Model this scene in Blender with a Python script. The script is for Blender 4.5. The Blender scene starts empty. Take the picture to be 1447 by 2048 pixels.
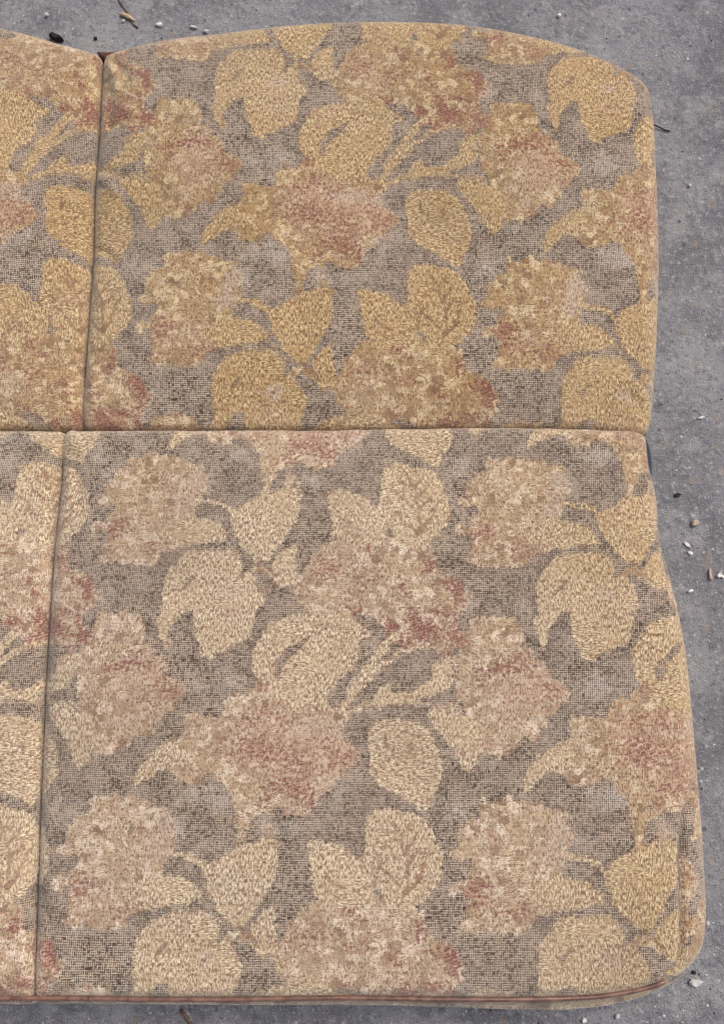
import bpy, bmesh, math, random
import numpy as np
from mathutils import Vector, noise as mnoise

S = bpy.context.scene
R = math.radians
random.seed(7)
rng = np.random.default_rng(11)

# ------------------------------------------------------------------ camera
TILT, FPX = R(9.8), 1600.0                      # photographed from above, leaning slightly forward
CAM = np.array([0.0, 0.0, 1.06])
cam_d = bpy.data.cameras.new("camera")
cam = bpy.data.objects.new("camera", cam_d)
S.collection.objects.link(cam)
cam.location = CAM
cam.rotation_euler = (TILT, 0, 0)
cam_d.sensor_fit = 'VERTICAL'
cam_d.sensor_height = 36.0
cam_d.lens = 36.0 * FPX / 2048
cam_d.clip_start, cam_d.clip_end = 0.05, 200
S.camera = cam

# ------------------------------------------------------------------ light
w = bpy.data.worlds.new("World")
S.world = w
w.use_nodes = True
wn = w.node_tree.nodes
sky = wn.new('ShaderNodeTexSky')
sky.sky_type = 'NISHITA'
sky.sun_disc = False
sky.sun_elevation = R(52)
sky.sun_rotation = R(50)
sky.air_density = 0.8
sky.dust_density = 7.0
sky.ozone_density = 0.6
w.node_tree.links.new(sky.outputs[0], wn['Background'].inputs[0])
wn['Background'].inputs[1].default_value = 0.12
sd = bpy.data.lights.new("sun", 'SUN')
sd.energy = 1.5
sd.angle = R(35)
sd.color = (1.0, 0.985, 0.96)
sun = bpy.data.objects.new("sun", sd)
S.collection.objects.link(sun)
sun.rotation_euler = (R(90 - 52), 0, R(130))
S.view_settings.view_transform = 'Standard'
S.view_settings.look = 'None'
S.view_settings.exposure = 0.09
S.view_settings.gamma = 1.0

# ------------------------------------------------------------------ from the photograph to the place
FW = np.array([0, math.sin(TILT), -math.cos(TILT)])
UP = np.array([0, math.cos(TILT), math.sin(TILT)])


def at(px, py, z):
    """world x, y of the point that the photograph shows at (px, py), on the level z"""
    d = FW + (px - 723.5) / FPX * np.array([1, 0, 0]) + (1024 - py) / FPX * UP
    k = (z - CAM[2]) / d[2]
    return (CAM + k * d)[:2]


# fabric repeat: world (x, y) -> repeat units (u to the right, v down the cloth), surveyed on repeated motifs
SEAT_U = [0.36876707, 2.30493284, -0.11102465, 0.07553366, -0.04290878, -0.09624872]
SEAT_V = [0.40496973, -0.01887308, -2.54226471, 0.00328616, 0.00902233, -0.15265687]
BACK_U = [0.232651, 2.35425428, 0.09997358, -0.0980962, -0.01584782, -0.06892984]
BACK_V = [1.92601333, -0.03991243, -2.17302869, -0.00102814, 0.01624047, -0.16124199]
RU, RV = 0.430, 0.395                            # size of one repeat in metres


def poly2(c, x, y):
    return c[0] + c[1] * x + c[2] * y + c[3] * x * y + c[4] * x * x + c[5] * y * y


# ------------------------------------------------------------------ the woven design, one repeat
ZO = {'A': (80, 860), 'B': (480, 860), 'C': (80, 1260), 'D': (480, 1260), 'P': (0, 0)}
ZS = 500 / 1447.0
ZSEAT = 0.13


def cloth(code, pts):
    ox, oy = ZO[code]
    s = 1.0 if code == 'P' else ZS
    out = []
    for a, b in pts:
        x, y = at(ox + a * s, oy + b * s, ZSEAT)
        out.append((poly2(SEAT_U, x, y), poly2(SEAT_V, x, y)))
    return np.array(out)


NU, NV = 640, 588


def stamp(layer, code, pts, val=1.0, mode='max'):
    P = cloth(code, pts) * (NU, NV)
    lo = np.floor(P.min(0)).astype(int) - 1
    hi = np.ceil(P.max(0)).astype(int) + 2
    xs = np.arange(lo[0], hi[0]) + .5
    ys = np.arange(lo[1], hi[1]) + .5
    X, Y = np.meshgrid(xs, ys)
    ins = np.zeros(X.shape, bool)
    n = len(P)
    for i in range(n):
        x0, y0 = P[i]
        x1, y1 = P[(i + 1) % n]
        if y0 == y1:
            continue
        c = ((y0 > Y) != (y1 > Y)) & (X < (x1 - x0) * (Y - y0) / (y1 - y0) + x0)
        ins ^= c
    iy, ix = np.nonzero(ins)
    ly, lx = (iy + lo[1]) % NV, (ix + lo[0]) % NU
    if mode == 'max':
        layer[ly, lx] = np.maximum(layer[ly, lx], val)
    elif mode == 'add':
        np.add.at(layer, (ly, lx), val)
    else:
        layer[ly, lx] = val


def line(layer, code, pts, width, val=1.0, mode='max', taper=1.0):
    """a stem or vein: a band round a polyline; width in the units of the code"""
    p = np.array(pts, float)
    d = np.gradient(p, axis=0)
    d /= np.linalg.norm(d, axis=1)[:, None] + 1e-9
    nrm = np.stack([-d[:, 1], d[:, 0]], 1)
    ww = np.linspace(width, width * taper, len(p))[:, None] / 2
    stamp(layer, code, np.concatenate([p + nrm * ww, (p - nrm * ww)[::-1]]).tolist(), val, mode)


def blob(layer, code, c, rx, ry, val=1.0, rot=0.0):
    """soft spot"""
    P = cloth(code, [c, (c[0] + rx, c[1]), (c[0], c[1] + ry)])
    cu, cv = P[0]
    ru = abs(P[1][0] - cu)
    rv = abs(P[2][1] - cv)
    U, V = np.meshgrid((np.arange(NU) + .5) / NU, (np.arange(NV) + .5) / NV)
    du = (U - cu + .5) % 1 - .5
    dv = (V - cv + .5) % 1 - .5
    layer += val * np.exp(-((du / ru) ** 2 + (dv / rv) ** 2))


def blur(a, k):
    for ax in (0, 1):
        for _ in range(2):
            acc = a.copy()
            for s in range(1, k + 1):
                acc = acc + np.roll(a, s, ax) + np.roll(a, -s, ax)
            a = acc / (2 * k + 1)
    return a


FIG = np.zeros((NV, NU))      # raised pile figure
LEAF = np.zeros((NV, NU))     # smooth leaf (flowers stay 0)
VEIN = np.zeros((NV, NU))     # gaps in a leaf where the ground weave shows
RED = np.zeros((NV, NU))
PINK = np.zeros((NV, NU))
PALE = np.zeros((NV, NU))     # silver-grey petals / light ground
HOR = np.zeros((NV, NU))

# --- blossom on the left, with its own small leaf
blossomA = [(650, 120), (690, 150), (740, 140), (800, 155), (845, 150), (835, 185), (900, 200), (955, 195), (930, 240), (975, 270), (965, 310), (970, 350), (930, 370), (925, 400), (900, 470), (870, 510), (960, 520), (1040, 545), (1085, 600), (1085, 640), (1000, 650), (900, 665), (840, 670), (780, 690), (740, 700), (690, 720), (690, 770), (640, 785), (590, 770), (560, 790), (520, 770), (490, 785), (455, 770), (455, 715), (440, 710), (440, 760), (410, 780), (380, 760), (330, 765), (330, 740), (360, 720), (360, 690), (380, 650), (390, 590), (350, 570), (330, 590), (290, 595), (290, 540), (310, 530), (380, 540), (400, 490), (430, 480), (440, 430), (400, 420), (380, 430), (350, 430), (320, 420), (320, 395), (350, 380), (380, 370), (370, 330), (360, 310), (400, 290), (420, 290), (410, 250), (440, 235), (510, 220), (500, 150), (530, 145), (580, 160), (620, 140)]
stamp(FIG, 'A', blossomA)
leafA = [(660, 600), (740, 560), (800, 520), (870, 510), (960, 520), (1040, 545), (1085, 600), (1085, 640), (1000, 650), (900, 665), (840, 670), (780, 680), (740, 650)]
stamp(LEAF, 'A', leafA)
line(FIG, 'A', [(880, 420), (960, 410), (1040, 425), (1100, 460), (1130, 500)], 26)      # pale arched stem
line(LEAF, 'A', [(880, 420), (960, 410), (1040, 425), (1100, 460), (1130, 500)], 26)
line(FIG, 'A', [(1085, 640), (1120, 690), (1170, 740), (1230, 780), (1300, 790)], 20, .55)
blob(RED, 'A', (450, 560), 80, 55, .52)
blob(RED, 'A', (660, 690), 130, 60, .42)
blob(RED, 'A', (400, 640), 60, 70, .35)
blob(PINK, 'A', (560, 600), 240, 160, .6)
blob(PALE, 'A', (850, 430), 85, 75, .95)
blob(PALE, 'A', (900, 310), 75, 60, .8)
blob(PALE, 'A', (960, 590), 60, 30, .5)
blob(PALE, 'A', (370, 900), 110, 60, .55)       # silvery ground between the blossoms
blob(PALE, 'A', (330, 1000), 80, 60, .5)
stamp(PALE, 'A', [(960, 250), (1010, 270), (1010, 380), (980, 400), (950, 330)], .8)
stamp(PALE, 'A', [(940, 430), (1020, 440), (1060, 480), (1080, 540), (1040, 520), (960, 480)], .55)

# --- oval leaf to the right of it and its upright stem
leafR = [(466, 1027), (490, 1008), (520, 995), (545, 985), (570, 980), (602, 978), (604, 990), (598, 1010), (598, 1030), (588, 1050), (574, 1070), (560, 1090), (545, 1108), (535, 1124), (524, 1130), (510, 1120), (497, 1107), (484, 1092), (474, 1075), (465, 1050)]
stamp(FIG, 'P', leafR)
stamp(LEAF, 'P', leafR)
line(FIG, 'P', [(530, 998), (532, 970), (533, 945), (531, 915)], 13)
line(FIG, 'P', [(534, 955), (548, 940), (566, 932), (585, 930)], 11, .9)
stamp(PALE, 'P', [(568, 948), (610, 945), (645, 958), (640, 975), (600, 975), (570, 975)], .55)
stamp(FIG, 'P', [(571, 950), (586, 945), (600, 968), (588, 980), (569, 978)], .62)

# --- small pointed leaf and calyx where the stems meet
leafS = [(150, 770), (190, 830), (215, 775), (250, 720), (310, 665), (332, 682), (312, 725), (335, 800), (330, 850), (300, 880), (250, 850), (200, 830), (290, 910), (250, 905), (170, 870), (120, 850), (90, 830), (130, 800)]
stamp(FIG, 'B', [(175, 850), (185, 790), (205, 745), (250, 705), (310, 665), (330, 682), (312, 725), (325, 770), (335, 830), (335, 880), (310, 905), (250, 890), (205, 875)])
stamp(LEAF, 'B', [(175, 850), (185, 790), (205, 745), (250, 705), (310, 665), (330, 682), (312, 725), (325, 770), (335, 830), (335, 880), (310, 905), (250, 890), (205, 875)])
line(FIG, 'B', [(30, 850), (100, 800), (160, 815), (210, 860), (270, 900)], 34)
line(VEIN, 'B', [(30, 770), (90, 775), (150, 770)], 22, .8)
line(VEIN, 'B', [(165, 790), (190, 830), (230, 850)], 15, .9)

# --- forked leaf
leafF = [(900, 700), (1000, 690), (1090, 700), (1150, 740), (1180, 790), (1150, 840), (1230, 830), (1262, 900), (1288, 960), (1288, 1010), (1250, 1050), (1240, 1130), (1210, 1200), (1180, 1225), (1100, 1250), (1030, 1290), (970, 1332), (940, 1310), (920, 1250), (902, 1200), (890, 1130), (895, 1040), (850, 1038), (810, 1070), (770, 1110), (745, 1160), (745, 1240), (722, 1270), (700, 1200), (680, 1150), (680, 1090), (715, 1060), (710, 980), (715, 900), (740, 820), (790, 770), (840, 720)]
stamp(FIG, 'A', leafF)
stamp(LEAF, 'A', leafF)
line(VEIN, 'A', [(895, 850), (860, 890), (825, 925)], 22, .85)
line(VEIN, 'A', [(1215, 790), (1180, 820), (1160, 850)], 30, .7)
blob(PALE, 'A', (1120, 910), 80, 70, .6)
blob(PALE, 'A', (1080, 950), 60, 50, .4)
blob(PINK, 'A', (1090, 1080), 130, 120, .7)
blob(PINK, 'A', (700, 1130), 40, 80, .8)
blob(PALE, 'A', (1230, 1020), 40, 80, .4)
line(PALE, 'A', [(1180, 790), (1215, 860), (1240, 960), (1235, 1040)], 30, .5)

# --- leaf with chevron veins, and the smaller one beside it
leafV = [(830, 230), (870, 195), (940, 190), (1000, 215), (1080, 225), (1130, 250), (1170, 300), (1180, 360), (1210, 400), (1218, 470), (1205, 540), (1170, 590), (1110, 640), (1060, 672), (1010, 690), (960, 670), (910, 640), (870, 580), (830, 520), (800, 440), (810, 380), (820, 300)]
stamp(FIG, 'B', leafV)
stamp(LEAF, 'B', leafV)
for a, b, wd in (((950, 240), (1000, 330), 16), ((1000, 330), (1035, 480), 14), ((1035, 480), (1030, 620), 14), ((880, 470), (950, 530), 20), ((950, 530), (1020, 600), 16), ((840, 400), (900, 450), 12), ((890, 350), (1000, 450), 12), ((920, 290), (990, 360), 12), ((1030, 610), (1090, 530), 18), ((1090, 530), (1130, 450), 14), ((1040, 450), (1110, 390), 22), ((1020, 400), (1090, 310), 16), ((1000, 330), (1060, 270), 12), ((1090, 470), (1170, 400), 12), ((1060, 570), (1170, 510), 10)):
    m = ((a[0] + b[0]) / 2 + 4, (a[1] + b[1]) / 2 - 4)
    line(VEIN, 'B', [a, m, b], wd, .62)
leafM = [(500, 345), (550, 350), (610, 360), (680, 370), (730, 410), (780, 440), (810, 500), (850, 560), (845, 640), (780, 680), (700, 680), (600, 640), (540, 620), (525, 560), (520, 480), (510, 400)]
stamp(FIG, 'B', leafM)
stamp(LEAF, 'B', leafM)
line(VEIN, 'B', [(600, 500), (640, 560), (700, 590)], 22, .5)
line(VEIN, 'B', [(575, 560), (640, 610), (690, 640)], 20, .45)
line(VEIN, 'B', [(850, 500), (855, 580), (850, 650)], 16, .5)
line(VEIN, 'B', [(780, 420), (800, 470)], 18, .5)
blob(PINK, 'B', (640, 560), 110, 90, .5)
blob(PINK, 'B', (1040, 400), 120, 120, .45)

# --- the big gold bloom turning wine red at its right and lower rim
bloomC = [(430, 720), (480, 660), (560, 640), (700, 640), (900, 620), (1010, 660), (1070, 680), (1110, 690), (1120, 740), (1130, 790), (1160, 830), (1220, 840), (1290, 880), (1300, 930), (1335, 960), (1310, 1000), (1315, 1040), (1270, 1060), (1250, 1120), (1290, 1180), (1318, 1215), (1300, 1250), (1250, 1250), (1210, 1300), (1160, 1305), (1120, 1250), (1050, 1230), (960, 1265), (920, 1230), (900, 1190), (830, 1160), (815, 1120), (760, 1080), (720, 1060), (650, 1060), (560, 1060), (500, 1060), (400, 1050), (330, 1000), (320, 940), (300, 900), (330, 860), (390, 800), (400, 740)]
stamp(FIG, 'B', bloomC)
for c, rx, ry, v in (((1270, 950), 40, 80, .85), ((1210, 890), 70, 40, .7), ((1090, 780), 40, 60, .75), ((1150, 1060), 60, 26, .85), ((1000, 1080), 45, 45, .8), ((860, 1135), 60, 36, .85), ((960, 1235), 60, 28, .85), ((1090, 1175), 90, 50, .85), ((1265, 1215), 60, 50, .9), ((1170, 1290), 50, 30, .7), ((1060, 1130), 60, 40, .6), ((970, 955), 36, 22, .7), ((930, 890), 30, 40, .55), ((740, 690), 32, 22, .9), ((790, 740), 40, 16, .6), ((720, 870), 36, 40, .55), ((660, 1040), 70, 30, .5), ((800, 850), 24, 40, .5), ((500, 800), 110, 70, .42), ((1240, 1120), 40, 50, .6)):
    blob(RED, 'B', c, rx, ry, v)
for c, rx, ry, v in (((930, 910), 40, 34, .7), ((835, 680), 30, 30, .5), ((850, 1010), 30, 30, .5), ((1020, 1180), 40, 16, .5)):
    blob(VEIN, 'B', c, rx, ry, v * .8)
blob(PINK, 'B', (520, 820), 170, 120, .75)
blob(PINK, 'B', (620, 980), 180, 80, .6)
blob(PINK, 'B', (1330, 920), 40, 60, .8)

# --- round bud with its dark crease
bud = [(70, 1290), (95, 1230), (130, 1180), (170, 1120), (230, 1090), (330, 1065), (450, 1050), (560, 1048), (650, 1062), (720, 1110), (755, 1150), (765, 1190), (700, 1205), (690, 1260), (685, 1330), (640, 1390), (570, 1440), (530, 1490), (510, 1560), (490, 1620), (300, 1640), (150, 1470), (100, 1440), (70, 1390)]
stamp(FIG, 'B', bud)
stamp(LEAF, 'B', bud)
stamp(VEIN, 'D', [(395, 40), (380, 80), (310, 130), (262, 190), (232, 285), (195, 270), (205, 190), (260, 125), (330, 68)], .95)
line(VEIN, 'D', [(450, 20), (520, -18), (610, -15), (680, 10)], 16, .42)
line(VEIN, 'B', [(640, 1070), (700, 1100), (750, 1150)], 34, .8)
line(VEIN, 'B', [(320, 1125), (400, 1115), (460, 1125)], 12, .4)
line(VEIN, 'B', [(180, 1190), (240, 1160), (300, 1150)], 10, .3)
line(PALE, 'B', [(470, 1150), (560, 1135), (650, 1150), (700, 1200)], 40, .45)
line(PALE, 'B', [(330, 1300), (420, 1240), (520, 1210)], 50, .4)

# --- stems that fan up to the right from the centre bloom, small leaf and hanging leaf
for p, wd, v in (([(590, 480), (640, 380), (710, 270), (790, 150), (850, 75), (890, 25)], 44, .9),
                 ([(600, 470), (650, 390), (730, 290), (830, 195), (950, 115), (1090, 85)], 30, .85),
                 ([(620, 340), (690, 250), (725, 170), (745, 110)], 18, .55),
                 ([(610, 490), (700, 450), (800, 425), (920, 405), (1040, 425), (1190, 440), (1340, 470)], 22, .8),
                 ([(640, 480), (740, 470), (860, 450), (1010, 445), (1070, 490)], 14, .6)):
    line(FIG, 'D', p, wd, v)
    line(LEAF, 'D', p, wd, v)
leafN = [(750, 415), (790, 360), (850, 320), (885, 290), (875, 370), (960, 362), (1010, 350), (1060, 300), (1120, 270), (1110, 205), (1180, 160), (1260, 150), (1245, 240), (1220, 310), (1170, 355), (1100, 380), (1000, 400), (880, 412)]
stamp(FIG, 'D', leafN)
stamp(LEAF, 'D', leafN)
stamp(VEIN, 'D', [(885, 300), (960, 310), (1020, 320), (960, 362), (875, 368)], .9)
leafO = [(1080, 470), (1160, 460), (1240, 480), (1330, 500), (1385, 540), (1395, 600), (1385, 680), (1370, 750), (1335, 800), (1300, 825), (1270, 760), (1235, 700), (1200, 640), (1150, 590), (1120, 540)]
stamp(FIG, 'D', leafO)
stamp(LEAF, 'D', leafO)

# --- oval leaf under the arched stem
leafP = [(740, 570), (780, 530), (850, 520), (950, 520), (1040, 550), (1100, 605), (1140, 680), (1168, 770), (1170, 850), (1140, 930), (1112, 970), (1085, 1045), (1050, 1045), (1000, 1000), (940, 975), (880, 945), (820, 905), (775, 870), (750, 830), (752, 750), (758, 680), (738, 620)]
stamp(FIG, 'D', leafP)
stamp(LEAF, 'D', leafP)
stamp(HOR, 'D', leafP)
line(VEIN, 'D', [(835, 590), (845, 650), (850, 700)], 14, .7)
line(VEIN, 'D', [(960, 670), (985, 700), (1000, 730)], 16, .5)

# --- centre bloom: gold tail leaf at the left, pink and silver florets at the right
P_D = [(265, 1584), (266, 1560), (278, 1535), (298, 1510), (322, 1492), (350, 1478), (366, 1470), (366, 1448), (371, 1430), (392, 1425), (414, 1432), (436, 1432), (450, 1418), (452, 1398), (470, 1385), (490, 1396), (502, 1375), (520, 1366), (560, 1370), (600, 1385), (640, 1400), (655, 1412), (690, 1425), (702, 1440), (690, 1447), (679, 1456), (683, 1478), (702, 1490), (716, 1507), (722, 1520), (700, 1536), (686, 1548), (676, 1563), (660, 1578), (640, 1590), (630, 1607), (621, 1626), (600, 1628), (573, 1624), (552, 1616), (520, 1612), (512, 1600), (500, 1640), (494, 1660), (485, 1670), (472, 1655), (469, 1630), (467, 1600), (455, 1578), (430, 1552), (408, 1553), (400, 1565), (372, 1565), (354, 1562), (350, 1540), (330, 1536), (300, 1552), (278, 1566)]
stamp(FIG, 'P', P_D)
stamp(LEAF, 'P', [(265, 1584), (266, 1560), (278, 1535), (298, 1510), (322, 1492), (350, 1482), (372, 1500), (372, 1530), (330, 1536), (300, 1552), (278, 1566)])
stamp(VEIN, 'P', [(426, 1402), (446, 1396), (448, 1425), (434, 1433), (423, 1420)], .85)
for c, rx, ry, v in (((600, 1470), 110, 60, .85), ((590, 1560), 90, 60, .8), ((680, 1510), 40, 40, .8), ((520, 1450), 80, 50, .6), ((470, 1520), 70, 60, .5)):
    blob(PINK, 'P', c, rx, ry, v)
for c, rx, ry, v in (((625, 1450), 55, 22, .75), ((565, 1460), 28, 18, .5), ((640, 1480), 30, 20, .5), ((575, 1604), 20, 16, .8), ((600, 1520), 26, 20, .45), ((660, 1570), 40, 26, .6), ((690, 1470), 30, 26, .7), ((640, 1600), 45, 20, .6), ((420, 1600), 50, 24, .6), ((440, 1590), 24, 34, .6)):
    blob(PALE, 'P', c, rx, ry, v)
for c, rx, ry, v in (((523, 1372), 16, 10, .9), ((540, 1425), 40, 14, .5), ((488, 1438), 26, 14, .55), ((575, 1445), 26, 8, .6), ((688, 1514), 24, 18, .72), ((650, 1480), 24, 22, .5), ((545, 1570), 26, 18, .65), ((588, 1575), 26, 20, .7), ((620, 1600), 26, 26, .75), ((530, 1602), 22, 14, .8), ((600, 1530), 36, 24, .5), ((510, 1500), 30, 40, .42), ((560, 1500), 50, 30, .4), ((660, 1540), 26, 16, .45), ((630, 1417), 20, 10, .5), ((470, 1490), 40, 30, .35)):
    blob(RED, 'P', c, rx, ry, v * .72)
for c in ((575, 1450), (556, 1430), (575, 1595), (655, 1470)):
    blob(VEIN, 'P', c, 14, 6, .5)

# --- blossom left of centre
P_E = [(194, 1233), (211, 1226), (225, 1230), (246, 1226), (277, 1230), (287, 1250), (291, 1271), (282, 1288), (308, 1292), (305, 1306), (329, 1316), (332, 1334), (336, 1352), (357, 1357), (373, 1378), (371, 1391), (350, 1402), (346, 1416), (318, 1426), (329, 1440), (308, 1453), (305, 1467), (287, 1474), (273, 1467), (260, 1482), (249, 1498), (232, 1495), (228, 1509), (201, 1506), (182, 1504), (176, 1488), (178, 1460), (170, 1440), (163, 1422), (166, 1405), (150, 1390), (152, 1360), (158, 1330), (163, 1310), (163, 1298), (173, 1275), (187, 1252)]
stamp(FIG, 'P', P_E)
for c, rx, ry, v in (((290, 1345), 80, 50, .75), ((300, 1400), 60, 40, .8), ((240, 1450), 50, 40, .45), ((230, 1380), 50, 50, .4)):
    blob(PINK, 'P', c, rx, ry, v)
for c, rx, ry, v in (((255, 1330), 24, 12, .7), ((220, 1336), 24, 10, .7), ((345, 1382), 24, 14, .7), ((295, 1400), 16, 24, .5), ((243, 1490), 14, 12, .85), ((270, 1312), 24, 20, .5), ((330, 1360), 20, 12, .5), ((300, 1330), 22, 20, .45)):
    blob(RED, 'P', c, rx, ry, v * .72)
for c, rx, ry, v in (((296, 1298), 18, 12, .9), ((322, 1330), 16, 16, .7), ((320, 1402), 20, 16, .7), ((245, 1462), 22, 20, .8), ((250, 1340), 24, 8, .6), ((280, 1360), 22, 14, .5)):
    blob(PALE, 'P', c, rx, ry, v)
# silver streaks in the open ground
for c, rx, ry, v in (((425, 1375), 60, 26, .9), ((455, 1360), 60, 20, .5), ((400, 1590), 40, 20, .4), ((200, 1520), 30, 20, .7), ((130, 1620), 40, 40, .7), ((900, 1240), 40, 40, .6), ((690, 1550), 30, 40, .5), ((930, 1340), 60, 16, .5), ((600, 1650), 70, 16, .5), ((880, 1600), 30, 30, .4), ((340, 1640), 30, 30, .6)):
    blob(PALE, 'P', c, rx, ry, v)

FIG = np.clip(blur(np.clip(FIG, 0, 1), 3) * 1.22, 0, 1)
VEIN = blur(np.clip(VEIN, 0, 1), 1)
LEAF = blur(np.clip(LEAF, 0, 1), 3)
HOR = blur(HOR, 3)
RED, PINK, PALE = (np.clip(blur(a, 2), 0, 1) for a in (RED, PINK, PALE))
MOTIF = np.stack([FIG, LEAF, VEIN, RED, PINK, PALE, HOR], -1).astype(np.float32)


def sample_motif(u, v):
    fu = (u % 1) * NU - .5
    fv = (v % 1) * NV - .5
    iu = np.floor(fu).astype(int)
    iv = np.floor(fv).astype(int)
    a = (fu - iu)[:, None]
    b = (fv - iv)[:, None]
    i1, j1 = (iu + 1) % NU, (iv + 1) % NV
    iu, iv = iu % NU, iv % NV
    return ((MOTIF[iv, iu] * (1 - a) + MOTIF[iv, i1] * a) * (1 - b) + (MOTIF[j1, iu] * (1 - a) + MOTIF[j1, i1] * a) * b)


# ------------------------------------------------------------------ node helper
class NT:
    def __init__(self, name):
        self.m = bpy.data.materials.new(name)
        self.m.use_nodes = True
        self.t = self.m.node_tree
        self.n = self.t.nodes
        self.b = self.n['Principled BSDF']

    def put(self, sock, v):
        if isinstance(v, bpy.types.NodeSocket):
            self.t.links.new(v, sock)
        elif isinstance(v, (tuple, list)) and len(v) == 3 and sock.type == 'RGBA':
            sock.default_value = (*v, 1)
        else:
            sock.default_value = v

    def math(self, op, a, b=0.0, c=None, clamp=False):
        n = self.n.new('ShaderNodeMath')
        n.operation = op
        n.use_clamp = clamp
        self.put(n.inputs[0], a)
        self.put(n.inputs[1], b)
        if c is not None:
            self.put(n.inputs[2], c)
        return n.outputs[0]

    def add(self, a, b): return self.math('ADD', a, b)
    def sub(self, a, b): return self.math('SUBTRACT', a, b)
    def mul(self, a, b): return self.math('MULTIPLY', a, b)
    def mad(self, a, b, c): return self.math('MULTIPLY_ADD', a, b, c)

    def step(self, x, lo, hi, a=0.0, b=1.0):
        n = self.n.new('ShaderNodeMapRange')
        n.interpolation_type = 'SMOOTHSTEP'
        self.put(n.inputs['Value'], x)
        n.inputs['From Min'].default_value = lo
        n.inputs['From Max'].default_value = hi
        n.inputs['To Min'].default_value = a
        n.inputs['To Max'].default_value = b
        return n.outputs[0]

    def mix(self, f, a, b, blend='MIX'):
        n = self.n.new('ShaderNodeMix')
        n.data_type = 'RGBA'
        n.blend_type = blend
        self.put(n.inputs[0], f)
        self.put(n.inputs[6], a)
        self.put(n.inputs[7], b)
        return n.outputs[2]

    def attr(self, name):
        n = self.n.new('ShaderNodeAttribute')
        n.attribute_name = name
        return n

    def sep(self, v):
        n = self.n.new('ShaderNodeSeparateXYZ')
        self.t.links.new(v, n.inputs[0])
        return n.outputs

    def comb(self, x, y, z=0.0):
        n = self.n.new('ShaderNodeCombineXYZ')
        self.put(n.inputs[0], x)
        self.put(n.inputs[1], y)
        self.put(n.inputs[2], z)
        return n.outputs[0]

    def scl(self, v, s, off=(0, 0, 0)):
        n = self.n.new('ShaderNodeMapping')
        self.t.links.new(v, n.inputs[0])
        n.inputs['Scale'].default_value = s
        n.inputs['Location'].default_value = off
        return n.outputs[0]

    def noise(self, v, s=1.0, det=2.0, rough=.5, col=False):
        n = self.n.new('ShaderNodeTexNoise')
        self.t.links.new(v, n.inputs['Vector'])
        n.inputs['Scale'].default_value = s
        n.inputs['Detail'].default_value = det
        n.inputs['Roughness'].default_value = rough
        return n.outputs[1 if col else 0]

    def voro(self, v, s, feat='F1', out='Distance', rand=1.0):
        n = self.n.new('ShaderNodeTexVoronoi')
        n.feature = feat
        self.t.links.new(v, n.inputs['Vector'])
        n.inputs['Scale'].default_value = s
        n.inputs['Randomness'].default_value = rand
        return n.outputs[out]

    def bump(self, h, strength, dist):
        n = self.n.new('ShaderNodeBump')
        n.inputs['Strength'].default_value = strength
        n.inputs['Distance'].default_value = dist
        self.put(n.inputs['Height'], h)
        self.t.links.new(n.outputs[0], self.b.inputs['Normal'])
        return n


def srgb(r, g, b):
    f = lambda c: (c / 255 / 12.92) if c <= 10 else ((c / 255 + .055) / 1.055) ** 2.4
    return (f(r), f(g), f(b))


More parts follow.
